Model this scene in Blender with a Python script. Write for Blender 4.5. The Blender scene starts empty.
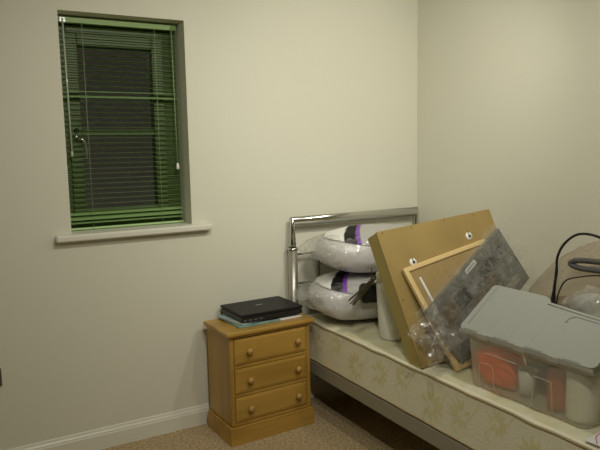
import bpy, bmesh, math, random
from mathutils import Vector, Matrix, noise
S = bpy.context.scene
COL = S.collection

# ------------------------------------------------------------------ camera
F_PX = 620.0
YAW, PITCH, ROLL = .5136, .1239, -.01897
cy, sy, cp, sp = math.cos(YAW), math.sin(YAW), math.cos(PITCH), math.sin(PITCH)
fw = Vector((sy*cp, cy*cp, -sp)); rt = Vector((cy, -sy, 0)); up = rt.cross(fw)
r2 = rt*math.cos(ROLL) + up*math.sin(ROLL); u2 = up*math.cos(ROLL) - rt*math.sin(ROLL)
camd = bpy.data.cameras.new('camera'); cam = bpy.data.objects.new('camera', camd); COL.objects.link(cam)
camd.sensor_width = 36; camd.lens = F_PX/600*36; camd.clip_start = .02
M = Matrix((r2, u2, -fw)).transposed().to_4x4(); M.translation = Vector((-2.6244, -3.1091, 1.4951))
cam.matrix_world = M
S.camera = cam
# ------------------------------------------------------------------ view, world, lights
S.view_settings.view_transform = 'Standard'; S.view_settings.look = 'None'
S.view_settings.gamma = 1; S.view_settings.use_curve_mapping = False
S.view_settings.exposure = -0.08
W = bpy.data.worlds.new('night'); S.world = W; W.use_nodes = True
W.node_tree.nodes['Background'].inputs[0].default_value = (.022, .022, .016, 1)
W.node_tree.nodes['Background'].inputs[1].default_value = 1
CEIL = 2.45
# ceiling spotlights: position, aim, watts, cone degrees
LAMPS = [((-.80, -1.60, 2.36), (-.62, 0, 1.68), 50, 110), ((-1.80, -1.65, 2.36), (-1.95, 0, 1.20), 38, 120),
         ((-1.15, -1.95, 2.36), (-.15, -.95, 1.15), 40, 120), ((-2.1, -2.6, 2.36), (-1.15, -1.1, .25), 60, 130)]
for lpos, laim, e, cone in LAMPS:
    ld = bpy.data.lights.new('spotlight_lamp', 'SPOT'); ld.energy = e; ld.shadow_soft_size = .03
    ld.spot_size = math.radians(cone); ld.spot_blend = 1.0
    ld.color = (1.0, .965, .83)
    lo = bpy.data.objects.new('spotlight_lamp', ld); COL.objects.link(lo); lo.location = lpos
    lo.rotation_euler = (Vector(laim)-Vector(lpos)).to_track_quat('-Z', 'Y').to_euler()

# ------------------------------------------------------------------ helpers
def tag(o, label=None, cat=None, group=None, kind=None):
    if label: o['label'] = label
    if cat: o['category'] = cat
    if group: o['group'] = group
    if kind: o['kind'] = kind
    return o
def thing(name, label, cat, loc=(0, 0, 0), rz=0, group=None):
    o = bpy.data.objects.new(name, None); COL.objects.link(o); o.location = loc; o.rotation_euler = (0, 0, rz)
    o.empty_display_size = .05
    return tag(o, label, cat, group)
def obj(name, bm, mats, parent=None, smooth=False):
    me = bpy.data.meshes.new(name)
    bmesh.ops.recalc_face_normals(bm, faces=bm.faces[:])
    bm.to_mesh(me); bm.free()
    for m in (mats if isinstance(mats, (list, tuple)) else [mats]): me.materials.append(m)
    if smooth:
        for p in me.polygons: p.use_smooth = True
    o = bpy.data.objects.new(name, me); COL.objects.link(o)
    if parent: o.parent = parent
    return o
def box(bm, x0, x1, y0, y1, z0, z1, bev=0, mi=0, seg=2):
    t = bmesh.new()
    bmesh.ops.create_cube(t, size=1)
    for v in t.verts:
        v.co = Vector(((x0+x1)/2+v.co.x*(x1-x0), (y0+y1)/2+v.co.y*(y1-y0), (z0+z1)/2+v.co.z*(z1-z0)))
    if bev: bmesh.ops.bevel(t, geom=t.edges[:], offset=bev, segments=seg, affect='EDGES', profile=.5)
    merge(bm, t, mi); return bm
def merge(bm, t, mi=0, M=None):
    mp = {}
    for v in t.verts: mp[v] = bm.verts.new(M @ v.co if M else v.co)
    for f in t.faces:
        try:
            g = bm.faces.new([mp[v] for v in f.verts]); g.material_index = mi if mi is not None else f.material_index
            g.smooth = f.smooth
        except ValueError: pass
    t.free()
def mbox(*a, **k): return box(bmesh.new(), *a, **k)
def tube(bm, pts, r, n=10, mi=0, caps=True, smooth=True):
    pts = [Vector(p) for p in pts]; rings = []
    rr = r if isinstance(r, (list, tuple)) else [r]*len(pts)
    ref = None
    for i, p in enumerate(pts):
        d = (pts[min(i+1, len(pts)-1)]-pts[max(i-1, 0)]).normalized()
        # mitre-friendly frame
        if ref is None: ref = Vector((0, 0, 1)) if abs(d.z) < .9 else Vector((1, 0, 0))
        a = (ref-d*ref.dot(d)).normalized(); b = d.cross(a); ref = a
        k = 1.0
        if 0 < i < len(pts)-1:
            c = (pts[i+1]-p).normalized().dot((p-pts[i-1]).normalized())
            k = 1/max(.5, math.sqrt((1+c)/2))
        bend = ((pts[min(i+1, len(pts)-1)]-p).normalized()-(p-pts[max(i-1, 0)]).normalized()) if 0 < i < len(pts)-1 else Vector((0, 0, 0))
        bn = bend.normalized() if bend.length > 1e-5 else None
        ring = []
        for j in range(n):
            o = a*math.cos(2*math.pi*j/n)*rr[i]+b*math.sin(2*math.pi*j/n)*rr[i]
            if bn: o += bn*(o.dot(bn)*(k-1))
            ring.append(bm.verts.new(p+o))
        rings.append(ring)
    for i in range(len(rings)-1):
        for j in range(n):
            f = bm.faces.new([rings[i][j], rings[i][(j+1) % n], rings[i+1][(j+1) % n], rings[i+1][j]])
            f.material_index = mi; f.smooth = smooth
    if caps:
        for rg in (rings[0][::-1], rings[-1]):
            f = bm.faces.new(rg); f.material_index = mi
    return bm
def lathe(bm, prof, c=(0, 0, 0), n=24, mi=0, axis='z'):
    rings = []
    for r, z in prof:
        ring = []
        for j in range(n):
            a = 2*math.pi*j/n; x, y = r*math.cos(a), r*math.sin(a)
            p = Vector((x, y, z)) if axis == 'z' else Vector((x, -z, y))
            ring.append(bm.verts.new(p+Vector(c)))
        rings.append(ring)
    for i in range(len(rings)-1):
        for j in range(n):
            f = bm.faces.new([rings[i][j], rings[i][(j+1) % n], rings[i+1][(j+1) % n], rings[i+1][j]]); f.smooth = True; f.material_index = mi
    for rg in (rings[0][::-1], rings[-1]):
        if (rg[0].co-rg[1].co).length > 1e-5: bm.faces.new(rg).material_index = mi
    return bm
def extrude_poly(bm, pts, d, mi=0):
    """pts: list of 3D points, d: extrusion vector"""
    d = Vector(d); a = [bm.verts.new(Vector(p)) for p in pts]; b = [bm.verts.new(Vector(p)+d) for p in pts]
    n = len(pts)
    bm.faces.new(a).material_index = mi; bm.faces.new(b[::-1]).material_index = mi
    for i in range(n): bm.faces.new([a[i], b[i], b[(i+1) % n], a[(i+1) % n]]).material_index = mi
    return bm
def spow(v, e): return math.copysign(abs(v)**e, v)
def catmull(P, k=8):
    P = [Vector(p) for p in P]; out = []
    Q = [P[0]*2-P[1]]+P+[P[-1]*2-P[-2]]
    for i in range(1, len(Q)-2):
        a, b, c, d = Q[i-1:i+3]
        for s in range(k):
            t = s/k
            out.append(.5*((2*b)+(c-a)*t+(2*a-5*b+4*c-d)*t*t+(3*b-a-3*c+d)*t**3))
    out.append(P[-1]); return out

# ------------------------------------------------------------------ materials
def mat(name, col, rough=.6, metal=0, spec=.5, coat=0, bump=0, bscale=50, var=0, vscale=5, col2=None, trans=0):
    m = bpy.data.materials.new(name); m.use_nodes = True; nt = m.node_tree; b = nt.nodes['Principled BSDF']
    b.inputs['Base Color'].default_value = (*col, 1); b.inputs['Roughness'].default_value = rough
    b.inputs['Metallic'].default_value = metal; b.inputs['Specular IOR Level'].default_value = spec
    b.inputs['Coat Weight'].default_value = coat
    tc = nt.nodes.new('ShaderNodeTexCoord')
    if var or col2:
        n = nt.nodes.new('ShaderNodeTexNoise'); n.inputs['Scale'].default_value = vscale; n.inputs['Detail'].default_value = 4
        nt.links.new(tc.outputs['Object'], n.inputs['Vector'])
        r = nt.nodes.new('ShaderNodeValToRGB'); c2 = col2 or tuple(c*(1-var) for c in col)
        r.color_ramp.elements[0].position = .35; r.color_ramp.elements[1].position = .65
        r.color_ramp.elements[0].color = (*c2, 1); r.color_ramp.elements[1].color = (*col, 1)
        nt.links.new(n.outputs['Fac'], r.inputs['Fac']); nt.links.new(r.outputs['Color'], b.inputs['Base Color'])
    if bump:
        n2 = nt.nodes.new('ShaderNodeTexNoise'); n2.inputs['Scale'].default_value = bscale; n2.inputs['Detail'].default_value = 3
        nt.links.new(tc.outputs['Object'], n2.inputs['Vector'])
        bp = nt.nodes.new('ShaderNodeBump'); bp.inputs['Strength'].default_value = bump; bp.inputs['Distance'].default_value = .01
        nt.links.new(n2.outputs['Fac'], bp.inputs['Height']); nt.links.new(bp.outputs['Normal'], b.inputs['Normal'])
    return m
def wood(name, c1, c2, scale=9, rough=.35, axis='X'):
    m = mat(name, c1, rough); nt = m.node_tree; b = nt.nodes['Principled BSDF']
    tc = nt.nodes['Texture Coordinate']; mp = nt.nodes.new('ShaderNodeMapping')
    mp.inputs['Scale'].default_value = (.12, 1, 1) if axis == 'X' else (1, 1, .12)
    n = nt.nodes.new('ShaderNodeTexNoise'); n.inputs['Scale'].default_value = scale; n.inputs['Detail'].default_value = 5; n.inputs['Distortion'].default_value = .6
    w = nt.nodes.new('ShaderNodeMath'); w.operation = 'MULTIPLY'; w.inputs[1].default_value = 14
    s = nt.nodes.new('ShaderNodeMath'); s.operation = 'SINE'
    r = nt.nodes.new('ShaderNodeValToRGB'); r.color_ramp.elements[0].color = (*c1, 1); r.color_ramp.elements[1].color = (*c2, 1)
    mr = nt.nodes.new('ShaderNodeMapRange'); mr.inputs['From Min'].default_value = -1.6
    L = nt.links.new
    L(tc.outputs['Object'], mp.inputs['Vector']); L(mp.outputs['Vector'], n.inputs['Vector']); L(n.outputs['Fac'], w.inputs[0])
    L(w.outputs[0], s.inputs[0]); L(s.outputs[0], mr.inputs['Value']); L(mr.outputs[0], r.inputs['Fac']); L(r.outputs['Color'], b.inputs['Base Color'])
    return m
def film(name, tint=(1, 1, 1), clear=.85, rough=.12, bump=.8, bscale=18, diff=(.8, .8, .78), diffw=.3, crease=0):
    """thin plastic: see-through mixed with a glossy and a milky part"""
    m = bpy.data.materials.new(name); m.use_nodes = True; nt = m.node_tree; nt.nodes.clear(); L = nt.links.new
    o = nt.nodes.new('ShaderNodeOutputMaterial'); mx = nt.nodes.new('ShaderNodeMixShader'); mx2 = nt.nodes.new('ShaderNodeMixShader')
    t = nt.nodes.new('ShaderNodeBsdfTransparent'); t.inputs[0].default_value = (*tint, 1)
    g = nt.nodes.new('ShaderNodeBsdfGlossy'); g.inputs['Roughness'].default_value = rough; g.inputs[0].default_value = (.95, .95, .95, 1)
    d = nt.nodes.new('ShaderNodeBsdfDiffuse'); d.inputs[0].default_value = (*diff, 1)
    tr = nt.nodes.new('ShaderNodeBsdfTranslucent'); tr.inputs[0].default_value = (*diff, 1)
    md = nt.nodes.new('ShaderNodeMixShader'); md.inputs[0].default_value = .4; L(d.outputs[0], md.inputs[1]); L(tr.outputs[0], md.inputs[2])
    mx2.inputs[0].default_value = diffw; L(g.outputs[0], mx2.inputs[1]); L(md.outputs[0], mx2.inputs[2])
    lw = nt.nodes.new('ShaderNodeLayerWeight'); lw.inputs[0].default_value = .35
    mr = nt.nodes.new('ShaderNodeMapRange'); mr.inputs['To Min'].default_value = 1-clear; mr.inputs['To Max'].default_value = min(1, 1.28-clear*.98)
    L(lw.outputs['Facing'], mr.inputs['Value']); L(mr.outputs[0], mx.inputs[0])
    L(t.outputs[0], mx.inputs[1]); L(mx2.outputs[0], mx.inputs[2]); L(mx.outputs[0], o.inputs[0])
    if bump:
        tc = nt.nodes.new('ShaderNodeTexCoord'); n = nt.nodes.new('ShaderNodeTexNoise'); n.inputs['Scale'].default_value = bscale
        n.inputs['Detail'].default_value = 3; n.inputs['Distortion'].default_value = 1.2
        b = nt.nodes.new('ShaderNodeBump'); b.inputs['Strength'].default_value = bump; b.inputs['Distance'].default_value = .02
        sb = nt.nodes.new('ShaderNodeMath'); sb.operation = 'SUBTRACT'; sb.inputs[1].default_value = .5
        ab = nt.nodes.new('ShaderNodeMath'); ab.operation = 'ABSOLUTE'
        L(tc.outputs['Object'], n.inputs['Vector']); L(n.outputs['Fac'], sb.inputs[0]); L(sb.outputs[0], ab.inputs[0]); L(ab.outputs[0], b.inputs['Height'])
        cr_ = nt.nodes.new('ShaderNodeMapRange'); cr_.inputs['From Max'].default_value = .025; cr_.inputs['To Min'].default_value = crease; cr_.inputs['To Max'].default_value = 0
        ad = nt.nodes.new('ShaderNodeMath'); ad.operation = 'ADD'; ad.use_clamp = True
        L(ab.outputs[0], cr_.inputs['Value']); L(cr_.outputs[0], ad.inputs[0]); L(mr.outputs[0], ad.inputs[1]); L(ad.outputs[0], mx.inputs[0])
        for s in (g, d, lw): L(b.outputs['Normal'], s.inputs['Normal'])
    return m

m_wall = mat('wall_paint', (.70, .69, .585), .85, spec=.2, bump=.03, bscale=120)
m_ceil = mat('ceiling_paint', (.78, .77, .70), .9, spec=.2)
m_trim = mat('trim_gloss_white', (.74, .72, .64), .35)
m_carpet = mat('carpet_pile', (.66, .52, .33), .95, spec=.1, col2=(.38, .28, .15), vscale=75, bump=.8, bscale=220)
m_green_slat = mat('green_enamel_slat', (.43, .62, .28), .4)
m_green_frame = mat('green_window_frame', (.065, .105, .022), .5)
m_cord = mat('green_cord', (.32, .40, .20), .7)
m_white_pl = mat('white_plastic', (.84, .85, .79), .35)
m_clearwand = mat('grey_clear_wand', (.45, .50, .38), .15)
m_chrome = mat('chrome', (.62, .62, .59), .16, metal=1)
m_satin = mat('satin_metal', (.42, .40, .35), .38, metal=.8)
m_rail = mat('taupe_enamel_rail', (.30, .28, .22), .4, spec=.4)
m_black = mat('black_plastic', (.012, .012, .013), .35)
m_brownplate = mat('brushed_brown_plate', (.16, .12, .10), .35, metal=.6)
m_pine = wood('pine_varnish', (.31, .175, .030), (.45, .265, .055), 7, .35)
m_pine_v = wood('pine_varnish_upright', (.31, .175, .030), (.45, .265, .055), 7, .35, axis='Z')
m_knob = mat('pine_knob', (.44, .27, .08), .35)
m_matt = mat('mattress_damask', (.82, .79, .62), .75, spec=.25, bump=.25, bscale=90)
m_leaf = mat('damask_leaf', (.74, .69, .40), .7, spec=.3)
m_piping = mat('mattress_piping', (.42, .34, .20), .7)
m_pad = mat('mattress_top', (.74, .72, .56), .7, spec=.25, bump=.5, bscale=9, col2=(.66, .62, .40), vscale=11)
m_kraft = mat('kraft_backing', (.37, .265, .10), .8, spec=.2, var=.12, vscale=6)
m_kraft_side = mat('kraft_edge', (.47, .38, .14), .8, spec=.2)
m_fibre = mat('fibreboard_back', (.38, .27, .12), .85, spec=.15, var=.1, vscale=40)
m_framewood = wood('pale_pine_frame', (.66, .46, .19), (.74, .55, .26), 10, .4)
m_grey_mount = mat('grey_mount', (.17, .175, .155), .5, var=.2, vscale=8)
m_label = mat('white_label', (.8, .8, .78), .5)
m_print = mat('label_print', (.25, .25, .25), .6)
m_pill = mat('grey_pillow_cloth', (.64, .63, .64), .35, coat=.6, bump=.7, bscale=20)
m_print_black = mat('print_black', (.008, .008, .008), .6, spec=.2)
m_purple = mat('purple_stripe', (.19, .035, .42), .4)
m_bag = film('clear_bag', clear=.93, rough=.10, bump=1.0, bscale=16, diff=(.85,.85,.83), diffw=.35, crease=.3)
m_film = film('clear_film', clear=.86, rough=.10, bump=1.0, bscale=14, diffw=.40, crease=.25)
m_crinkle = film('crinkled_film', clear=.80, rough=.10, bump=1.0, bscale=20, diffw=.40, crease=.5)
m_frost = film('frosted_bag', tint=(.95, .91, .85), clear=.76, rough=.3, bump=.35, bscale=7, diff=(.60, .55, .47), diffw=.9)
m_crate = film('frosted_crate', tint=(1, 1, .98), clear=.70, rough=.3, bump=0, diff=(.85, .85, .76), diffw=.92)
m_crate_rim = film('frosted_crate_rim', tint=(.9, .9, .88), clear=.30, rough=.3, bump=0, diff=(.66, .66, .60), diffw=.85)
m_lid = mat('grey_lid', (.37, .385, .355), .5)
m_lid_d = mat('hinge_gap', (.24, .24, .21), .5)
m_orange = mat('orange_plastic', (1, .17, .03), .5)
m_darkcloth = mat('dark_grey_cloth', (.10, .11, .10), .8)
m_white_roll = mat('white_roll', (.80, .78, .66), .8)
m_steel = mat('brushed_steel', (.5, .5, .48), .25, metal=1)

# ------------------------------------------------------------------ room
XL, YF = -3.3, -4.0
WX0, WX1, WZ0, WZ1 = -2.13, -1.525, 1.100, 2.146
T = .26
bm = bmesh.new()
box(bm, XL-T, WX0, 0, T, 0, CEIL); box(bm, WX1, T, 0, T, 0, CEIL)
box(bm, WX0, WX1, 0, T, 0, WZ0); box(bm, WX0, WX1, 0, T, WZ1, CEIL)
tag(obj('wall_back', bm, m_wall), kind='structure')
tag(obj('wall_right', mbox(0, T, YF-T, 0, 0, CEIL), m_wall), kind='structure')
tag(obj('wall_left', mbox(XL-T, XL, YF-T, 0, 0, CEIL), m_wall), kind='structure')
tag(obj('wall_front', mbox(XL, 0, YF-T, YF, 0, CEIL), m_wall), kind='structure')
tag(obj('floor', mbox(XL-T, T, YF-T, T, -.1, 0), m_carpet), kind='structure')
tag(obj('ceiling', mbox(XL-T, T, YF-T, T, CEIL, CEIL+.1), m_ceil), kind='structure')
def skirting(name, p0, p1, nrm):
    prof = [(0, 0), (.016, 0), (.016, .074), (.013, .080), (.013, .086), (.008, .094), (.005, .104), (0, .108)]
    p0, p1, nrm = Vector(p0), Vector(p1), Vector(nrm)
    bm = bmesh.new()
    extrude_poly(bm, [p0+nrm*a+Vector((0, 0, b)) for a, b in prof], p1-p0)
    tag(obj(name, bm, m_trim), kind='structure')
skirting('baseboard_back', (XL, 0, 0), (0, 0, 0), (0, -1, 0))
skirting('baseboard_right', (0, -.016, 0), (0, YF, 0), (-1, 0, 0))
skirting('baseboard_left', (XL, -.016, 0), (XL, YF, 0), (1, 0, 0))
# window
win = tag(bpy.data.objects.new('window_1', None), kind='structure'); COL.objects.link(win); win.location = (0, 0, 0)
FY0, FY1 = .155, .215
bm = bmesh.new()
fx0, fx1, fz0, fz1 = WX0, WX1, WZ0, WZ1
box(bm, fx0, fx0+.055, FY0, FY1, fz0, fz1, .004); box(bm, fx1-.085, fx1, FY0, FY1, fz0, fz1, .004)
box(bm, fx0+.055, fx1-.085, FY0, FY1, fz1-.085, fz1, .004); box(bm, fx0+.055, fx1-.085, FY0, FY1, fz0, fz0+.05, .004)
obj('window_frame', bm, m_green_frame, win)
sx0, sx1, sz0, sz1 = fx0+.045, fx1-.075, fz0+.045, fz1-.075
bm = bmesh.new(); w_ = .058
box(bm, sx0, sx0+w_, FY0-.015, FY1-.01, sz0, sz1, .004); box(bm, sx1-w_, sx1, FY0-.015, FY1-.01, sz0, sz1, .004)
box(bm, sx0+w_, sx1-w_, FY0-.015, FY1-.01, sz1-w_, sz1, .004); box(bm, sx0+w_, sx1-w_, FY0-.015, FY1-.01, sz0, sz0+w_, .004)
box(bm, sx0+w_, sx1-w_, FY0-.01, FY1-.015, 1.575, 1.605, .004)
sash = obj('window_sash', bm, m_green_frame, win)
m_glass = bpy.data.materials.new('night_window_glass'); m_glass.use_nodes = True
nt = m_glass.node_tree; nt.nodes.clear()
o_ = nt.nodes.new('ShaderNodeOutputMaterial'); mx = nt.nodes.new('ShaderNodeMixShader'); t_ = nt.nodes.new('ShaderNodeBsdfTransparent'); g_ = nt.nodes.new('ShaderNodeBsdfGlossy')
g_.inputs['Roughness'].default_value = .02; mx.inputs[0].default_value = .05
nt.links.new(t_.outputs[0], mx.inputs[1]); nt.links.new(g_.outputs[0], mx.inputs[2]); nt.links.new(mx.outputs[0], o_.inputs[0])
obj('glass', mbox(sx0+w_-.005, sx1-w_+.005, FY0+.02, FY0+.026, sz0+w_-.005, sz1-w_+.005), m_glass, win)
bm = bmesh.new(); hx = sx0+.032
lathe(bm, [(.0, 0), (.012, 0), (.012, .008), (.009, .014), (0, .014)], (hx, FY0-.015, 1.60), 12, axis='y')
obj('window_lock', bm, m_black, sash, True)
bm = bmesh.new()
tube(bm, catmull([(hx-.004, FY0-.02, 1.568), (hx+.006, FY0-.045, 1.562), (hx+.024, FY0-.05, 1.55), (hx+.034, FY0-.045, 1.52), (hx+.036, FY0-.04, 1.465)], 6), .006, 8)
lathe(bm, [(0, 0), (.014, 0), (.014, .006), (.008, .022), (0, .022)], (hx-.004, FY0-.013, 1.568), 12, axis='y')
obj('window_handle', bm, m_steel, sash, True)
# sill board
bm = bmesh.new()
box(bm, WX0, WX1, 0, FY0, WZ0-.02, WZ0+.006)
box(bm, -2.207, -1.428, -.05, .0, WZ0-.028, WZ0+.006, .010, seg=4)
obj('window_sill', bm, m_trim, win)

# venetian blind
bl = thing('venetian_blind', 'green metal venetian blind with open slats hanging inside the window recess', 'blind', ((WX0+WX1)/2, .105, WZ1))
bw = (WX1-WX0)/2-.012; H = WZ1
hr = obj('head_rail', mbox(-bw, bw, -.014, .014, -.036, -.008, .002), mat('dark_green_rail', (.22, .34, .10), .45), bl)
def slat_bm(tilt, w=.0125, sag=.0022):
    bm = bmesh.new(); n = 5; A = []; B = []
    for i in range(n):
        s = -1+2*i/(n-1); y = s*w; z = sag*(1-s*s)
        y2, z2 = y*math.cos(tilt)-z*math.sin(tilt), y*math.sin(tilt)+z*math.cos(tilt)
        A.append(bm.verts.new((-bw+.002, y2, z2))); B.append(bm.verts.new((bw-.002, y2, z2)))
    for i in range(n-1): bm.faces.new([A[i], A[i+1], B[i+1], B[i]])
    bmesh.ops.solidify(bm, geom=bm.faces[:], thickness=.0005)
    return bm
slat0 = None
zs = []; z = -.055
while z > -(WZ1-WZ0)+.100: zs.append((z, -.07)); z -= .0252
base = -(WZ1-WZ0)+.088
for k in range(3): zs.append((base-k*.0225, (.42, .58, .22)[k]))
pn = min(range(len(zs)), key=lambda i: abs(zs[i][0]+.362))
zs[pn] = (zs[pn][0], .26); zs[pn+1] = (zs[pn+1][0]+.001, .42)
cache = {}
for z, tl in zs:
    if tl not in cache:
        o = obj('slat', slat_bm(tl, .0145 if tl > .3 else .0125), m_green_slat, bl); cache[tl] = o
    else:
        o = cache[tl].copy(); COL.objects.link(o); o.parent = bl
    o.location = (0, 0, z)
obj('bottom_rail', mbox(-bw, bw, -.013, .013, -(WZ1-WZ0)+.009, -(WZ1-WZ0)+.019, .003), m_green_slat, bl)
zb = -(WZ1-WZ0)+.012
for cx in (-.18, .175):
    for dy in (-.0135,):
        bm = bmesh.new(); tube(bm, [(cx, dy, -.03), (cx, dy, zb)], .0012, 5)
        z = -.055
        obj('ladder_cord', bm, m_cord, bl, True)
bm = bmesh.new(); box(bm, -bw+.008, -bw+.036, -.020, -.010, -.036, -.012, .002); obj('wand_hook', bm, m_clearwand, bl)
bm = bmesh.new(); tube(bm, [(-bw+.022, -.024, -.02), (-bw+.026, -.030, -.65)], .0042, 6)
wd = obj('tilt_wand', bm, m_clearwand, bl)
bm = bmesh.new(); lathe(bm, [(0, 0), (.006, .002), (.007, .02), (.004, .03), (0, .03)], (-bw+.026, -.030, -.675), 10); obj('wand_knob', bm, m_clearwand, wd, True)
bm = bmesh.new()
for dx in (0, .005): tube(bm, [(bw-.03+dx*.6, -.022, -.02), (bw-.026+dx*.2, -.026, -.72)], .0011, 5)
pc = obj('pull_cord', bm, m_cord, bl)
bm = bmesh.new(); lathe(bm, [(0, 0), (.009, .001), (.0085, .015), (.005, .032), (0, .034)], (bw-.025, -.026, -.752), 12); obj('cord_tassel', bm, m_white_pl, pc, True)

# wall socket
so = thing('wall_socket', 'brown metal wall plate low on the wall at the left edge', 'socket', (-2.535, 0, .464))
sp_ = obj('face_plate', mbox(-.055, .055, -.008, 0, -.043, .043, .003), m_brownplate, so)
bm = bmesh.new()
bm.free()
for k in (-.028, .028): obj('rocker_switch', mbox(k-.008, k+.008, -.0105, -.006, .018, .034, .001), m_black, so)

# recessed ceiling lamps
m_emit = bpy.data.materials.new('lamp_face'); m_emit.use_nodes = True
em = m_emit.node_tree.nodes['Principled BSDF']; em.inputs['Emission Color'].default_value = (1, .9, .68, 1); em.inputs['Emission Strength'].default_value = 2
for i, (lpos, laim, e, cone) in enumerate(LAMPS):
    where = ['above the head of the bed', 'nearest the window', 'above the middle of the room', 'furthest from the bed'][i]
    dl = thing('ceiling_spotlight', 'small white swivel ceiling spotlight '+where, 'ceiling light', (lpos[0], lpos[1], CEIL))
    d = (Vector(laim)-Vector(lpos)).normalized(); q = d.to_track_quat('-Z', 'Y').to_matrix().to_4x4()
    hp = Vector((0, 0, lpos[2]-CEIL))-d*.012
    bm = bmesh.new(); lathe(bm, [(0, 0), (.045, 0), (.045, -.008), (.04, -.012), (0, -.012)], n=24); obj('ceiling_rose', bm, m_white_pl, dl, True)
    bm = bmesh.new(); tube(bm, [(0, 0, -.01), hp-d*.04], .005, 8); obj('stem', bm, m_white_pl, dl)
    t = bmesh.new(); lathe(t, [(.030, 0), (.032, 0), (.030, .045), (.014, .06), (0, .06)], n=20)
    bm = bmesh.new(); merge(bm, t, 0, Matrix.Translation(hp) @ q); hd_ = obj('lamp_head', bm, m_white_pl, dl, True)
    t = bmesh.new(); lathe(t, [(0, .004), (.029, .004), (.029, .007), (0, .007)], n=20)
    bm = bmesh.new(); merge(bm, t, 0, Matrix.Translation(hp) @ q); obj('lamp_face', bm, m_emit, hd_)

# ------------------------------------------------------------------ bed
MT, MB_, RT, RB = .546, .316, .316, .243
BX0, BX1, BY0, BY1 = -.94, -.03, -.085, -2.02
bed = thing('single_bed', 'single metal bed with tubular chrome headboard standing in the corner', 'bed', (-.485, -1.03, 0))
def loc(pts): return [Vector(p)-Vector((-.485, -1.03, 0)) for p in pts]
def bedobj(name, bm, m, parent=None, smooth=False):
    o = obj(name, bm, m, parent or bed, smooth)
    if not parent: o.data.transform(Matrix.Translation((.485, 1.03, 0)))
    else: o.data.transform(Matrix.Translation((.485, 1.03, 0)))
    return o
hxl, hxr, hy, hz, hr_ = -.950, -.052, -.05, 1.080, .0235
bm = bmesh.new(); sq = .70
tube(bm, [(hxl, hy, .9), (hxl, hy, hz), (hxr, hy, hz), (hxr, hy, .9)], hr_, 20)
hb = bedobj('headboard_frame', bm, m_chrome)
for x in (hxl, hxr):
    bm = bmesh.new(); tube(bm, [(x, hy, .0), (x, hy, .925)], .0275, 20); ps = bedobj('headboard_post', bm, m_satin)
    bm = bmesh.new(); lathe(bm, [(.0275, 0), (.032, 0), (.033, .004), (.032, .010), (.0245, .012), (.0245, 0)], (x, hy, .922)); bedobj('post_collar', bm, m_chrome, ps, True)
bm = bmesh.new()
for z in (.89, .72, .50): tube(bm, [(hxl+.02, hy, z), (hxr-.02, hy, z)], .006, 8)
for k in range(5):
    x = -.775+.145*k; tube(bm, [(x, hy+.002, .89), (x, hy+.002, .50)], .006, 8)
bedobj('headboard_grille', bm, mat('grille_metal', (.16, .155, .13), .35, metal=.6))
for x0, x1 in ((BX0+.0, BX0+.03), (BX1-.03, BX1)):
    bedobj('side_rail', mbox(x0, x1, -1.99, -.075, RB, RT, .003), m_rail)
bedobj('foot_rail', mbox(BX0+.03, BX1-.03, -2.02, -1.99, RB, RT, .003), m_rail)
for x in (hxl, hxr):
    bm = bmesh.new(); tube(bm, [(x, -2.055, 0), (x, -2.055, .50)], .0275, 16); bedobj('foot_post', bm, m_satin)
bm = bmesh.new()
for k in range(14): y = -.16-.135*k; box(bm, BX0+.03, BX1-.03, y-.03, y+.03, RT-.032, RT-.018)
bedobj('bed_slats', bm, m_kraft_side)
# mattress
ma = thing('mattress', 'cream damask mattress with leaf pattern lying on the metal bed', 'mattress', (-.485, -1.03, MB_))
def mobj(name, bm, m, smooth=False):
    o = obj(name, bm, m, ma, smooth); o.data.transform(Matrix.Translation((.485, 1.03, -MB_))); return o
bm = bmesh.new()
box(bm, BX0+.004, BX1, BY1, BY0, MB_+.001, MT-.006, .012)
rnd = random.Random(4)
def petal(cx, cz, ang, L, w, side='x'):
    pts = []
    for i in range(9):
        t = i/8; s = math.sin(math.pi*t**.75)*w
        pts.append((t*L, s))
    poly = pts+[(a, -b) for a, b in pts[-2:0:-1]]
    vs = []
    for a, b in poly:
        y = cx+a*math.cos(ang)-b*math.sin(ang); z = cz+a*math.sin(ang)+b*math.cos(ang)
        if side == 'x':
            z = min(max(z, MB_+.014), MT-.022); vs.append(bm.verts.new((BX0+.0032, y, z)))
        else: vs.append(bm.verts.new((min(max(z, BX0+.03), BX1-.02), y, MT-.0045)))
    f = bm.faces.new(vs); f.material_index = 1
def stem(P, w=.0022):
    C = catmull(P, 7)
    for i in range(len(C)-1):
        a, b = C[i], C[i+1]; d = (b-a).normalized(); n = Vector((-d.y, d.x))*w
        vs = [bm.verts.new((BX0+.0033, q.x, min(max(q.y, MB_+.014), MT-.022))) for q in (a+n, b+n, b-n, a-n)]
        bm.faces.new(vs).material_index = 1
def motif(y, z, s=1, flip=1):
    for k, (a, L) in enumerate(((100, .052), (75, .06), (45, .062), (15, .060), (-15, .055), (-50, .05), (-85, .045), (-125, .042), (150, .042))):
        an = math.radians(a) if flip > 0 else math.pi-math.radians(a)
        petal(y+.020*s*math.cos(an), z+.020*s*math.sin(an), an, L*s*1.0, .0098*s)
# side motifs: fans alternating high and low, joined by curling stems
ys = [-.30, -.47, -.66, -.84, -1.02, -1.20, -1.38, -1.56, -1.74, -1.92]
for i, y in enumerate(ys):
    zc = (.435, .47, .41)[i % 3]; motif(y, zc, (.95, .75, 1.1)[i % 3], -1 if i % 2 else 1)
    stem([(y, zc), (y+.05, zc-.06), (y+.02, zc-.085)]) ; stem([(y-.03, zc-.02), (y-.08, zc+.05), (y-.10, zc+.09)])
o = mobj('mattress_body', bm, [m_matt, m_leaf])
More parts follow.
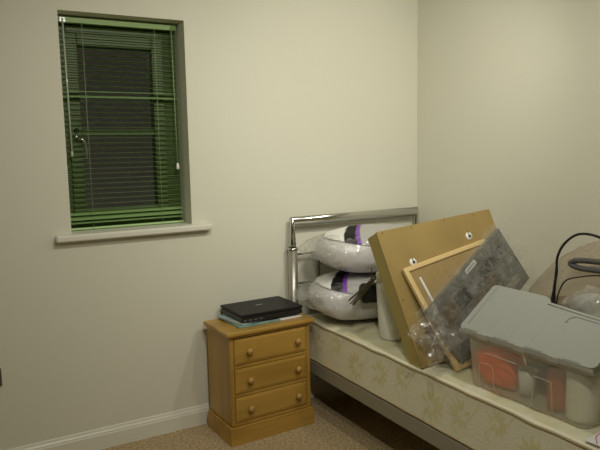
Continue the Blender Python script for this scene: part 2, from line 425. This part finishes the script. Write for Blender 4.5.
# quilted top pad
bm = bmesh.new(); nx, ny = 40, 84; g = []
for i in range(nx+1):
    row = []
    for j in range(ny+1):
        x = BX0+.012+(BX1-BX0-.024)*i/nx; y = BY0-.012+(BY1-BY0+.024)*j/ny
        e = min(x-BX0-.012, BX1-.012-x, BY0-.012-y, y-BY1-.012)
        q = abs(math.sin(x*math.pi/.16+math.sin(y*9)*.6))*abs(math.sin(y*math.pi/.17+math.sin(x*9)*.6))
        z = MT-.010+.012*min(1, e/.03)**.5*(.45+.55*q)
        if e < .001: z = MT-.016
        row.append(bm.verts.new((x, y, z)))
    g.append(row)
for i in range(nx):
    for j in range(ny): bm.faces.new([g[i][j], g[i+1][j], g[i+1][j+1], g[i][j+1]]).smooth = True
mobj('quilted_top', bm, m_pad, True)
for z in (MT-.010, MB_+.010):
    bm = bmesh.new(); P = [(BX0+.004, BY0, z), (BX0+.004, BY1, z)]
    pts = []
    n = 60
    for i in range(n+1):
        y = BY0+.0+(BY1-BY0)*i/n; pts.append((BX0+.004-.001*math.sin(i*.9), y, z+(.0016*math.sin(y*19)+.001*math.sin(y*41) if z > .5 else 0)))
    tube(bm, pts, .0052, 6)
    tube(bm, [(BX0+.004, BY1, z), (BX1, BY1, z)], .0052, 6)
    mobj('piping', bm, m_piping, True)

# ------------------------------------------------------------------ bedside chest
CW, CD, CH, CPL = .47, .278, .591, .097
ch = thing('bedside_chest', 'small pine three drawer bedside chest standing between wall and bed', 'chest of drawers', (-1.242, -.182, 0), .041)
hw, hd = CW/2, CD/2
bm = bmesh.new()
box(bm, -hw, -hw+.02, -hd+.0, hd, CPL, CH-.025); box(bm, hw-.02, hw, -hd, hd, CPL, CH-.025)
box(bm, -hw+.02, hw-.02, hd-.008, hd, CPL, CH-.025)
zt = CH-.025
dz = [(.412, .553), (.262, .398), (.112, .248)]
rails = [(CPL, .112), (.248, .262), (.398, .412), (.553, zt)]
for a, b in rails: box(bm, -hw+.02, hw-.02, -hd, -hd+.03, a, b)
obj('carcass', bm, m_pine_v, ch)
bm = bmesh.new()
box(bm, -hw-.023, hw+.023, -hd-.023, hd+.0, CH-.022, CH, .007, seg=3)
box(bm, -hw-.010, hw+.010, -hd-.010, hd, CH-.034, CH-.022, .004)
obj('chest_top', bm, m_pine, ch)
bm = bmesh.new()
prof = [(0, 0), (.015, 0), (.015, CPL-.016), (.010, CPL-.006), (.002, CPL), (0, CPL)]
box(bm, -hw-.015, hw+.015, -hd-.015, -hd+.001, 0, CPL-.014); box(bm, -hw-.015, -hw+.001, -hd+.001, hd, 0, CPL-.014); box(bm, hw-.001, hw+.015, -hd+.001, hd, 0, CPL-.014)
box(bm, -hw-.012, hw+.012, -hd-.012, -hd+.001, CPL-.014, CPL-.002, .003); box(bm, -hw-.012, -hw+.001, -hd+.001, hd, CPL-.014, CPL-.002, .003); box(bm, hw-.001, hw+.012, -hd+.001, hd, CPL-.014, CPL-.002, .003)
obj('plinth', bm, m_pine, ch)
for (a, b) in dz:
    bm = bmesh.new(); x0, x1 = -hw+.022, hw-.022
    # fielded front: flat panel with a sloping margin
    o_r = [(x0+.001, a+.0035), (x1-.001, a+.0035), (x1-.001, b-.0035), (x0+.001, b-.0035)]
    i_r = [(x0+.018, a+.018), (x1-.018, a+.018), (x1-.018, b-.018), (x0+.018, b-.018)]
    A = [bm.verts.new((p, -hd-.0015, q)) for p, q in o_r]; B = [bm.verts.new((p, -hd-.0065, q)) for p, q in i_r]; C_ = [bm.verts.new((p, -hd+.02, q)) for p, q in o_r]
    bm.faces.new(B)
    for i in range(4):
        j = (i+1) % 4; bm.faces.new([A[i], A[j], B[j], B[i]]); bm.faces.new([C_[i], C_[j], A[j], A[i]])
    bm.faces.new(C_[::-1])
    dr = obj('drawer', bm, m_pine, ch)
    for kx in (-.135, .150):
        bm = bmesh.new(); lathe(bm, [(0, 0), (.0065, 0), (.006, .008), (.0155, .014), (.017, .021), (.013, .028), (0, .031)], (kx, -hd-.0065, (a+b)/2), 16, axis='y')
        obj('knob', bm, m_knob, dr, True)

# magazines and laptop on it
def slab(name, label, cat, cx, cyy, z, w, d, h, rz, mats, parent=None): pass
mg = thing('magazine', 'teal covered magazine lying under the laptop, white edge at right', 'magazine', (-1.225, -.150, CH), .05)
bm = bmesh.new(); box(bm, -.185, .06, -.135, .12, .001, .0115, .001, 0); box(bm, .06, .192, -.135, .12, .001, .0115, .001, 1)
m_teal = mat('teal_cover', (.10, .28, .27), .35, col2=(.30, .42, .40), vscale=12)
obj('pages', bm, [m_teal, m_label], mg)
mg2 = thing('folded_paper', 'thin folded blue and white leaflet sticking out left beneath the laptop', 'leaflet', (-1.262, -.152, CH+.0125), .22)
bm = bmesh.new(); box(bm, -.15, .15, -.11, .11, 0, .009, .001)
m_leaflet = mat('blue_white_leaflet', (.22, .36, .40), .35, col2=(.55, .60, .58), vscale=9)
obj('sheets', bm, m_leaflet, mg2)
lp = thing('laptop', 'closed black laptop lying on magazines on the pine bedside chest', 'laptop', (-1.208, -.156, CH+.022), .03)
obj('base', mbox(-.180, .180, -.130, .130, 0, .027, .005, seg=3), m_black, lp)
ld_ = obj('screen_lid', mbox(-.182, .182, -.133, .133, .0295, .044, .004, seg=3), mat('laptop_lid', (.012, .012, .012), .5, spec=.3), lp)
bm = bmesh.new()
m_silver = mat('silver_mark', (.5, .5, .5), .35, metal=.7)
x = -.026
for w_k in (.008, .010, .006, .010, .008): box(bm, x, x+w_k-.001, .010, .020, .0438, .0446, .0003); x += w_k
obj('lid_logo', bm, m_silver, ld_)
for k in (-.12, .12):
    bm = bmesh.new(); tube(bm, [(k-.02, .128, .0285), (k+.02, .128, .0285)], .005, 8); obj('hinge', bm, m_black, lp)
bm = bmesh.new()
for k in range(4): box(bm, -.17+k*.03, -.152+k*.03, -.1305, -.125, .008, .016)
obj('port', bm, m_darkcloth, lp)

# ------------------------------------------------------------------ bagged pillows
def superq(a, b, c, e1, e2, nu=64, nv=32, amp=.01, seed=0, freq=5, zmin=None, mod=None):
    bm = bmesh.new(); rows = []
    for j in range(nv+1):
        v = -math.pi/2+math.pi*j/nv; row = []
        for i in range(nu):
            u = 2*math.pi*i/nu
            p = Vector((a*spow(math.cos(v), e1)*spow(math.cos(u), e2), b*spow(math.cos(v), e1)*spow(math.sin(u), e2), c*spow(math.sin(v), e1)))
            if mod: p = mod(p)
            d = p.normalized() if p.length else Vector((0, 0, 1))
            nn = noise.noise(p*freq+Vector((seed, seed*1.7, 0)))+.5*noise.noise(p*freq*2.3+Vector((seed*3, 0, 5)))
            p = p+d*amp*nn
            if zmin is not None and p.z < zmin: p.z = zmin+.2*(0)
            row.append(p)
        rows.append(row)
    bot = bm.verts.new(rows[0][0]); top = bm.verts.new(rows[-1][0])
    R = [[bm.verts.new(p) for p in r] for r in rows[1:-1]]
    for i in range(nu):
        k = (i+1) % nu
        bm.faces.new([bot, R[0][k], R[0][i]]); bm.faces.new([top, R[-1][i], R[-1][k]])
        for j in range(len(R)-1): bm.faces.new([R[j][i], R[j][k], R[j+1][k], R[j+1][i]])
    for f in bm.faces: f.smooth = True
    return bm
PA, PB, PC = .355, .215, .122
def pil_pt(x, y, side, off=0, seed=0):
    """surface point on top (+z) of the pillow over local x, y"""
    t = max(0, 1-(abs(x)/PA)**(2/.62)); t = max(0, t)
    return None
def pil_surf(u, v, seed, off):
    p = Vector((PA*spow(math.cos(v), .78)*spow(math.cos(u), .55), PB*spow(math.cos(v), .78)*spow(math.sin(u), .55), PC*spow(math.sin(v), .78)))
    d = p.normalized()
    nn = noise.noise(p*5+Vector((seed, seed*1.7, 0)))+.5*noise.noise(p*11.5+Vector((seed*3, 0, 5)))
    return p+d*(.012*nn+off)
m_cardgrey = mat('printed_grey', (.42, .42, .41), .4)
def pillow(name, label, c, rz, seed, kx=0):
    t = thing(name, label, 'pillow', c, rz, None)
    bm = superq(PA, PB, PC, .78, .55, 72, 36, .012, seed, 5)
    obj('pillow_body', bm, m_pill, t, True)
    # printed card wrapped round the front of the pack: white, black and purple bands
    bm = bmesh.new(); U0, U1, nu = math.radians(-235), math.radians(-10), 110
    V0, V1, nv = math.radians(0), math.radians(88.5), 60
    G = [[bm.verts.new(pil_surf(U0+(U1-U0)*i/nu, V0+(V1-V0)*j/nv, seed, .0105)) for j in range(nv+1)] for i in range(nu+1)]
    for i in range(nu):
        for j in range(nv):
            c4 = (G[i][j].co+G[i+1][j+1].co)/2
            k = c4.x-.70*c4.y-.9*c4.y*c4.y+kx          # bands slant towards the front
            if c4.z < .075-.18*(c4.x+.30): continue
            if k < -.36 or k > .34: continue
            mi = 0 if k < -.215 else 1 if k < -.145 else 2 if k < -.12 else 3
            f = bm.faces.new([G[i][j], G[i+1][j], G[i+1][j+1], G[i][j+1]]); f.material_index = mi; f.smooth = True
    for v in [v for v in bm.verts if not v.link_faces]: bm.verts.remove(v)
    obj('printed_card', bm, [m_label, m_print_black, m_purple, m_cardgrey], t)
    # clear bag, loose at the open left end
    def mod(p):
        q = p.copy()
        if q.x < 0:
            s = (-q.x/(PA*1.04))
            q.x *= 1+.20*s*s; q.z = q.z*(1-.55*s*s*s)+.012*s
        return q
    bm = superq(PA*1.03, PB*1.02, PC*1.02, .74, .5, 110, 56, .014, seed, 5, mod=mod)
    for v in bm.verts:
        w = .006+.022*max(0, min(1, (-v.co.x-.24)/.12)); v.co += v.co.normalized()*w*noise.noise(v.co*30+Vector((seed, 0, 0)))
    for v in bm.verts:
        if v.co.z < -PC*1.02: v.co.z = -PC*1.02
    obj('plastic_bag', bm, m_bag, t, True)
    return t
pillow('bagged_pillow', 'grey pillow in clear plastic bag with black and purple band, resting on the mattress', (-.600, -.335, MT+.134), -.16, 1.3, .02)
pillow('bagged_pillow', 'grey pillow in clear plastic bag stacked on top of another bagged pillow', (-.545, -.325, MT+.384), -.10, 7.7)

# ------------------------------------------------------------------ white canister, sticks, pouch
cn = thing('white_canister', 'white plastic canister with rounded cap between the bagged pillows and leaning board', 'canister', (-.748, -.712, MT))
bm = bmesh.new(); lathe(bm, [(0, 0), (.062, 0), (.068, .006), (.076, .10), (.084, .255), (.082, .275), (.070, .286), (0, .288)], n=32); obj('canister_body', bm, m_white_pl, cn, True)
bm = bmesh.new(); lathe(bm, [(.0, .285), (.034, .285), (.034, .325), (.028, .335), (0, .337)], (-.045, .025, 0), n=24); obj('cap', bm, m_white_pl, cn, True)
po = thing('black_pouch', 'small black fabric pouch tucked between the lower pillow and the white canister', 'pouch', (-.785, -.575, .752), -.2)
bm = superq(.06, .028, .052, .5, .4, 32, 16, .006, 3, 20); obj('pouch_body', bm, m_black, po, True)
st = thing('stick_bundle', 'bundle of dark olive sticks lying across the black pouch', 'sticks', (-.835, -.595, .775))
m_stick = mat('olive_stick', (.06, .052, .018), .7)
rnd = random.Random(2)
for k in range(8):
    bm = bmesh.new(); a = (-.13+rnd.uniform(-.012, .03), -.055+rnd.uniform(-.02, .01), -.035+rnd.uniform(-.012, .018)); b = (.045+rnd.uniform(-.02, .02), -.035+rnd.uniform(-.01, .01), .065+rnd.uniform(-.02, .02))
    m_ = tuple((p+q)/2+rnd.uniform(-.004, .004) for p, q in zip(a, b)); tube(bm, [a, m_, b], .0032, 6); obj('stick', bm, m_stick, st)
bm = bmesh.new(); tube(bm, [(.008, -.045, .12), (.010, -.043, .03)], .0032, 6); obj('stick', bm, m_stick, st)

# ------------------------------------------------------------------ boards leaning on the bed
def frame_obj(name, label, cat, P, ex, ey):
    """thing whose local X is ex, local Y ey (in the board), local Z its normal (towards the room)"""
    ex = Vector(ex).normalized(); ey = Vector(ey); ey = (ey-ex*ey.dot(ex)).normalized(); n = ex.cross(ey)
    t = bpy.data.objects.new(name, None); COL.objects.link(t); t.empty_display_size = .05
    m = Matrix((ex, ey, n)).transposed().to_4x4(); m.translation = Vector(P); t.matrix_world = m
    return tag(t, label, cat), n
m_eyelet = mat('hole_dark', (.03, .03, .03), .6)
P1 = Vector((-.924, -1.134, .548)); P2 = Vector((-.962, -.86, 1.111)); P3 = Vector((-.30, -.902, 1.176))
b1, n1 = frame_obj('backing_board', 'largest board, kraft brown back of a deep picture with two white hangers, leaning behind others', 'picture', P1, P3-P2, P2-P1)
Wb, Hb = (P3-P2).length, (P2-P1).length
bm = bmesh.new(); box(bm, 0, Wb, 0, Hb, -.006, 0, .001, 0)
bb = obj('backing_sheet', bm, m_kraft, b1)
bm = bmesh.new()
box(bm, .002, .022, .002, Hb-.002, -.092, -.006, .002); box(bm, Wb-.022, Wb-.002, .002, Hb-.002, -.092, -.006, .002)
box(bm, .022, Wb-.022, .002, .022, -.092, -.006, .002); box(bm, .022, Wb-.022, Hb-.022, Hb-.002, -.092, -.006, .002); box(bm, .01, Wb-.01, .01, Hb-.01, -.095, -.086)
obj('side_frame', bm, m_kraft_side, b1)
for px, py in ((.136, .455), (.489, .516)):
    bm = bmesh.new(); lathe(bm, [(0, 0), (.0195, 0), (.0195, .002), (0, .002)], (px, py, .0), 20); hg = obj('hanger_plate', bm, m_white_pl, b1)
    bm = bmesh.new(); lathe(bm, [(0, 0), (.007, 0), (.007, .0015), (0, .0015)], (px+.002, py-.001, .002), 12); box(bm, px-.0015, px+.0015, py, py+.024, .002, .004)
    obj('hanger_hole', bm, m_eyelet, hg)
for px, py in ((.03, Hb-.012), (.19, Hb-.012), (.38, Hb-.012), (.56, Hb-.014), (.02, .30), (.06, .17), (.045, .06)): obj('pin_head', lathe(bmesh.new(), [(0, 0), (.0032, 0), (.0032, .0012), (0, .0012)], (px, py, .0), 8), m_eyelet, b1)
# framed noticeboard back
A2 = Vector((-.825, -1.241, .548)); B2 = Vector((-.8981, -.9668, .9509)); e2 = Vector((.983, -.010, .184))
b2, n2 = frame_obj('picture_frame', 'pale pine picture frame seen from behind, leaning on the brown backing board', 'picture frame', A2+n1*.002, e2, B2-A2)
H2 = (B2-A2).length; W2 = .50; fwid = .024
bm = bmesh.new()
box(bm, 0, fwid, 0, H2, -.018, .006, .005); box(bm, W2-fwid, W2, 0, H2, -.018, .006, .005)
box(bm, fwid-.002, W2-fwid+.002, 0, fwid, -.018, .006, .005); box(bm, fwid-.002, W2-fwid+.002, H2-fwid, H2, -.018, .006, .005)
obj('frame_moulding', bm, m_framewood, b2)
obj('fibreboard', mbox(fwid-.004, W2-fwid+.004, fwid-.004, H2-fwid+.004, -.012, -.003), m_fibre, b2)
bm = bmesh.new(); box(bm, .058, .069, H2-.20, H2-.062, -.003, -.001)
tp = obj('tape_strip', bm, m_label, b2)
# collage picture in clear film
A3 = Vector((-.442, -1.093, 1.109)); B3 = Vector((-.945, -1.183, .811))
ey3 = (A3-B3).normalized()
n3 = Vector((.04, -.97, .24)).normalized(); n3 = (n3-ey3*n3.dot(ey3)).normalized(); ex3 = ey3.cross(n3).normalized()
if ex3.z > 0: ex3 = -ex3
# local X runs along the long edge from the low left corner to the top corner, local Y towards the lower right
WA, HA = (A3-B3).length, .292
c3, nn3 = frame_obj('collage_picture', 'grey mounted collage picture in clear plastic film, leaning in front of the pine frame', 'picture', B3+n1*.006, ey3, ex3)
sg = 1 if nn3.dot(n1) > 0 else -1
def cb(bm, x0, x1, y0, y1, z0, z1, mi=0, bev=0):
    a, b = sorted((z0*sg, z1*sg)); box(bm, x0, x1, y0, y1, a, b, bev, mi)
bm = bmesh.new()
cb(bm, 0, WA, 0, HA, -.022, 0, 0, .002)
obj('mount', bm, m_grey_mount, c3)
bm = bmesh.new(); rnd = random.Random(11)
pm = [mat('print_brown', (.20, .145, .08), .5, var=.5, vscale=30), mat('print_grey', (.26, .26, .24), .5, var=.6, vscale=25), mat('print_dark', (.06, .06, .055), .5, var=.4, vscale=30), mat('print_pale', (.36, .34, .28), .5, var=.4, vscale=35)]
x = .05; kk = 0
while x < WA-.08:
    w = rnd.uniform(.07, .11); y = .055
    while y < HA-.06:
        h = rnd.uniform(.05, .09); h = min(h, HA-.035-y)
        cb(bm, x, min(x+w, WA-.04), y, y+h, 0, .0012, (0, 1, 2, 1, 3, 1, 0, 2)[kk % 8]); kk += 1; y += h+.012
    x += w+.012
obj('collage_print', bm, pm, c3)
bm = bmesh.new(); cb(bm, .285, .365, .008, .030, .0, .0015)
lb = obj('label_sticker', bm, m_label, c3)
bm = bmesh.new()
for k in range(9): cb(bm, .293+k*.0072, .297+k*.0072, .014, .024, .0015, .002)
obj('label_print', bm, m_print, lb)
def filmsheet(x0, x1, y0, y1, z, amp, seed, nx=70, ny=44):
    bm = bmesh.new(); G = []
    for i in range(nx+1):
        row = []
        for j in range(ny+1):
            u, v = i/nx, j/ny; x = x0+(x1-x0)*u; y = y0+(y1-y0)*v
            # ragged outline
            x += .02*noise.noise(Vector((y*9, seed, 0)))*(1 if u < .5 else -1)*abs(2*u-1)**3*2; y += .02*noise.noise(Vector((x*9, 3, seed)))*abs(2*v-1)**3
            e = max(abs(2*u-1)**8, abs(2*v-1)**8)
            n = noise.noise(Vector((x*14, y*14, seed)))+.6*noise.noise(Vector((x*34, y*34, seed+4)))
            r = 1-abs(noise.noise(Vector((x*9, y*20, seed+8))))*2
            inside = 0 <= x <= WA and 0 <= y <= HA
            h = z+amp*(.5+.5*n+.3*r)
            row.append(bm.verts.new((x, y, sg*(h if (z > 0 or not inside) else min(h, -.024)))))
        G.append(row)
    for i in range(nx):
        for j in range(ny): bm.faces.new([G[i][j], G[i+1][j], G[i+1][j+1], G[i][j+1]]).smooth = True
    return bm
bm = filmsheet(-.075, WA+.06, -.045, HA+.035, .006, .016, 1)
# crumpled open end of the film at the low left corner
t = filmsheet(-.175, .01, -.035, .17, .030, .045, 5, 50, 50); merge(bm, t, 1)
for f in bm.faces: f.smooth = True
ezx, ezy = ey3.z, ex3.z
for v in bm.verts:      # film rests on the mattress, never under it
    zw = (c3.matrix_world @ v.co).z
    if zw < MT+.010: v.co.y -= (MT+.010-zw)/abs(ezy)
obj('plastic_film', bm, [m_film, m_crinkle], c3)

# ------------------------------------------------------------------ storage crate
cr = thing('storage_crate', 'frosted plastic storage crate with sloping grey flap lid on the mattress', 'storage box', (-.694, -1.612, MT+.004), math.atan2(-.999, .045))
CLX, CLY, CHT = .29, .20, .220
def ring(hx, hyy, z, r=.035, n=6):
    out = []
    for sx, sy_, a0 in ((1, 1, 0), (-1, 1, 90), (-1, -1, 180), (1, -1, 270)):
        for k in range(n+1):
            a = math.radians(a0+90*k/n); out.append((sx*(hx-r)+r*math.cos(a), sy_*(hyy-r)+r*math.sin(a), z))
    return out
def shell(bm, rings, mi=0, capb=True):
    R = [[bm.verts.new(p) for p in r] for r in rings]
    for i in range(len(R)-1):
        n = len(R[i])
        for j in range(n): f = bm.faces.new([R[i][j], R[i][(j+1) % n], R[i+1][(j+1) % n], R[i+1][j]]); f.smooth = True; f.material_index = mi
    if capb: bm.faces.new(R[0][::-1]).material_index = mi
bm = bmesh.new()
shell(bm, [ring(.245, .165, .0), ring(.252, .172, .006), ring(.262, .180, .13), ring(.266, .184, .188)])
obj('crate_body', bm, m_crate, cr)
bm = bmesh.new()
shell(bm, [ring(.266, .184, .188), ring(.270, .188, .190), ring(.272, .190, .215), ring(.268, .186, .217), ring(.264, .182, .19)], capb=False)
obj('crate_rim', bm, m_crate_rim, cr)
bm = bmesh.new()   # moulded panel outlines on the long side
def outline(x0, x1, z0, z1):
    def yy(z): return -(.172+.012*z/.188)-.0015
    tube(bm, catmull([(x0, yy(z0), z0), (x0+.004, yy(z1)-.001, z1-.012), (x0+.016, yy(z1), z1), (x1-.016, yy(z1), z1), (x1-.004, yy(z1), z1-.012), (x1, yy(z0), z0)], 5), .0022, 6)
outline(-.20, -.13, .012, .105); outline(.04, .125, .012, .125)
tube(bm, [(-.17, -.186, .15), (-.02, -.186, .15)], .003, 6)
obj('moulded_rib', bm, m_crate, cr)
# flap: hinge line at y=-.2, z=.226, sloping up 36 degrees
fa = math.radians(36.5); hz_ = .226; hy_ = -.200
def fp(x, d, h=0): return (x, hy_+d*math.cos(fa)-h*math.sin(fa), hz_+d*math.sin(fa)+h*math.cos(fa))
ol = [(-.29, .018), (-.284, .006), (-.272, 0), (.272, 0), (.284, .006), (.29, .018), (.29, .200), (.15, .208), (-.005, .222), (-.02, .240), (-.045, .246), (-.265, .247), (-.285, .240)]
bm = bmesh.new()
nvec = Vector(fp(0, 0, -.005))-Vector(fp(0, 0, 0))
extrude_poly(bm, [fp(a, b) for a, b in ol], nvec)
flap = obj('lid_flap', bm, m_lid, cr)
bm = bmesh.new()
def ridge(P, r=.0022): tube(bm, [fp(a, b, .001) for a, b in P], r, 6)
ridge([(-.262, .03), (-.262, .236)], .0016)
obj('lid_ridge', bm, m_lid, flap); bm = bmesh.new()
ridge([(-.01, .212), (.15, .198), (.288, .190)], .003); obj('lid_ridge', bm, m_lid, flap); bm = bmesh.new()
ridge([(.10, .150), (.10, .170), (.12, .186), (.285, .176)], .003)
obj('lid_ridge', bm, m_lid, flap)
for gx, gd in ((-.15, .22), (-.06, .22), (.03, .2)):
    bm = bmesh.new(); tube(bm, [fp(gx, .03, -.0002), fp(gx, gd, -.0002)], .0006, 6); obj('lid_groove', bm, m_lid, flap)
for a, b in ((-.265, -.20), (-.12, -.05), (.02, .09), (.17, .235)):
    bm = bmesh.new(); P = [fp(a, .007, .0009), fp(b, .007, .0009), fp(b, -.0012, .0004), fp(a, -.0012, .0004)]; extrude_poly(bm, P, (0, 0, -.006)); obj('hinge_slot', bm, m_lid_d, flap)
bm = bmesh.new()
extrude_poly(bm, [(-.286, -.196, .215), (.286, -.196, .215), (.286, -.203, .2255), (-.286, -.203, .2255)], (0, 0, -.012))
for x in (-.17, .0, .14): box(bm, x-.022, x+.022, -.207, -.196, .206, .229, .003)
obj('hinge_strip', bm, m_crate_rim, cr)
bm = bmesh.new()
for a, b in ((-.24, .03), (-.25, .13), (.245, .03)): lathe(bm, [(0, 0), (.0028, 0), (.0028, .0012), (0, .0012)], (0, 0, 0), 8)
bm.free()

# things in the crate (world positions through the crate's own frame)
MC = Matrix.Translation((-.694, -1.612, MT+.004)) @ Matrix.Rotation(math.atan2(-.999, .045), 4, 'Z')
def inc(name, label, cat, x, y, z, rz=0): 
    p = MC @ Vector((x, y, z)); return thing(name, label, cat, p, math.atan2(-.999, .045)+rz)
o = inc('orange_ball_bag', 'orange plastic bag bundle seen through the left end of the crate', 'bag', -.165, -.100, .088)
bm = superq(.082, .056, .080, .8, .8, 48, 24, .030, 5, 11); obj('bag_body', bm, m_orange, o, True)
o = inc('paper_roll', 'white paper roll standing in the right end of the crate', 'paper roll', .190, -.105, .006)
bm = bmesh.new(); lathe(bm, [(.018, 0), (.052, 0), (.053, .004), (.053, .190), (.050, .194), (.018, .194), (.018, 0)], n=32); obj('roll', bm, m_white_roll, o, True)
o = inc('dark_cloth_bundle', 'dark grey cloth bundle in the middle of the crate', 'cloth', .02, .01, .075)
bm = superq(.095, .07, .055, .7, .7, 36, 18, .014, 8, 12); obj('cloth_body', bm, m_darkcloth, o, True)
o = inc('rust_tin', 'rust orange tin leaning beside the white roll in the crate', 'tin', .095, -.105, .008)
bm = bmesh.new(); lathe(bm, [(0, 0), (.036, 0), (.037, .003), (.037, .13), (.035, .134), (0, .134)], n=28); obj('tin_body', bm, mat('rust_orange', (.50, .13, .05), .5), o, True)
o = inc('white_beaker', 'small pale beaker standing beside the orange bag in the crate', 'beaker', -.045, -.09, .008)
bm = bmesh.new(); lathe(bm, [(0, 0), (.030, 0), (.036, .095), (.033, .095), (.028, .004), (0, .004)], n=24); obj('beaker_body', bm, m_white_pl, o, True)
o = inc('crumpled_clear_bag', 'crumpled clear plastic bag of white parts bulging from the open side of the crate', 'bag', .12, .085, .315)
bm = superq(.135, .075, .095, .8, .8, 72, 40, .026, 12, 14); obj('bag_film', bm, m_film, o, True)
bm = superq(.115, .060, .078, .8, .8, 36, 20, .014, 15, 10); obj('white_contents', bm, mat('pale_contents', (.30, .30, .27), .5, bump=.6, bscale=30), o, True)
o = inc('cardboard_filler', 'folded brown cardboard standing inside the back of the crate', 'cardboard', 0, .0, .008)
obj('card_sheet', mbox(-.20, .20, .10, .106, 0, .16), m_kraft, o)
# cables
cb_ = thing('black_cable', 'thick black cable looping up out of the crate against the wall', 'cable', (-.5, -1.45, .84))
bm = bmesh.new(); PX = [(-.52, -1.50, .78), (-.50, -1.447, .842), (-.50, -1.452, .90), (-.50, -1.462, .97), (-.50, -1.463, 1.035), (-.50, -1.497, 1.098), (-.50, -1.562, 1.141), (-.50, -1.655, 1.134), (-.50, -1.74, 1.07), (-.49, -1.80, .96), (-.48, -1.84, .93)]
O = Vector((-.5, -1.45, .84)); PXl = [Vector(p)-O for p in PX]
tube(bm, catmull(PXl, 8), .0052, 8); obj('cable_loop', bm, m_black, cb_)
bm = bmesh.new(); tube(bm, catmull([PXl[1]+Vector((-.004, -.01, 0)), PXl[2]+Vector((-.006, -.006, 0)), PXl[3]+Vector((-.004, 0, 0)), PXl[4]], 8), [.006]*13+[.005]*6+[.003]*6, 8); obj('strain_relief', bm, m_black, cb_)
tc_ = thing('thin_cord', 'thin dark cord lying over the crumpled clear bag in the crate', 'cord', (-.56, -1.50, .9))
bm = bmesh.new(); O = Vector((-.56, -1.50, .9))
tube(bm, catmull([Vector(p)-O for p in [(-.50, -1.465, .84), (-.50, -1.475, .89), (-.50, -1.505, .945), (-.50, -1.57, .972), (-.50, -1.66, .992), (-.50, -1.74, .985), (-.51, -1.81, .95), (-.52, -1.85, .90)]], 8), .003, 6); obj('cord', bm, m_black, tc_)

# ------------------------------------------------------------------ frosted bag against the wall
fb = thing('frosted_bag', 'large frosted plastic bag slumped between the crate and the right wall', 'bag', (-.225, -1.66, MT))
def modb(p):
    q = p.copy(); return q
bm = superq(.19, .53, .38, 1.15, .85, 90, 50, .022, 21, 5)
for v in bm.verts: v.co.z = max(v.co.z+.20, .006)
obj('bag_body', bm, m_frost, fb, True)
ap = thing('grey_handle', 'rounded grey metal handle showing through the frosted bag', 'handle', (-.385, -1.515, .998))
bm = bmesh.new(); L_ = []
for k in range(24):
    a = 2*math.pi*k/24; yv = .115*math.copysign(abs(math.cos(a))**.6, math.cos(a)); zv = .018*math.sin(a); L_.append((0, -yv-.04, zv+(yv+.04)*.05))
L_.append(L_[0]); tube(bm, L_, .012, 8, caps=False); obj('handle_loop', bm, mat('dark_grey_metal', (.09, .09, .085), .4), ap)
cu = thing('brown_cushion', 'brown cloth bundle showing through the lower part of the frosted bag', 'cushion', (-.225, -1.33, MT+.128))
obj('cushion_body', superq(.12, .13, .125, .7, .6, 40, 20, .012, 2, 8), mat('brown_cloth', (.20, .12, .085), .8), cu, True)
# leaflet by the crate
lf = thing('white_leaflet', 'white leaflet with a pink curve lying on the mattress at the crate corner', 'leaflet', (-.865, -1.965, MT+.006), .1)
bm = bmesh.new(); box(bm, -.055, .055, -.05, .055, 0, .002, 0, 0)
pc_ = []
for i in range(12):
    t_ = i/12; 
    def q(t): return (-.052+.10*t, .012+.035*math.sin(t*2.2))
    a, b = q(i/12), q((i+1)/12); vs = [bm.verts.new((a[0], a[1], .0024)), bm.verts.new((b[0], b[1], .0024)), bm.verts.new((b[0], b[1]+.004, .0024)), bm.verts.new((a[0], a[1]+.004, .0024))]
    bm.faces.new(vs).material_index = 1
obj('leaflet_sheet', bm, [m_label, mat('pink_curve', (.65, .12, .30), .5)], lf)
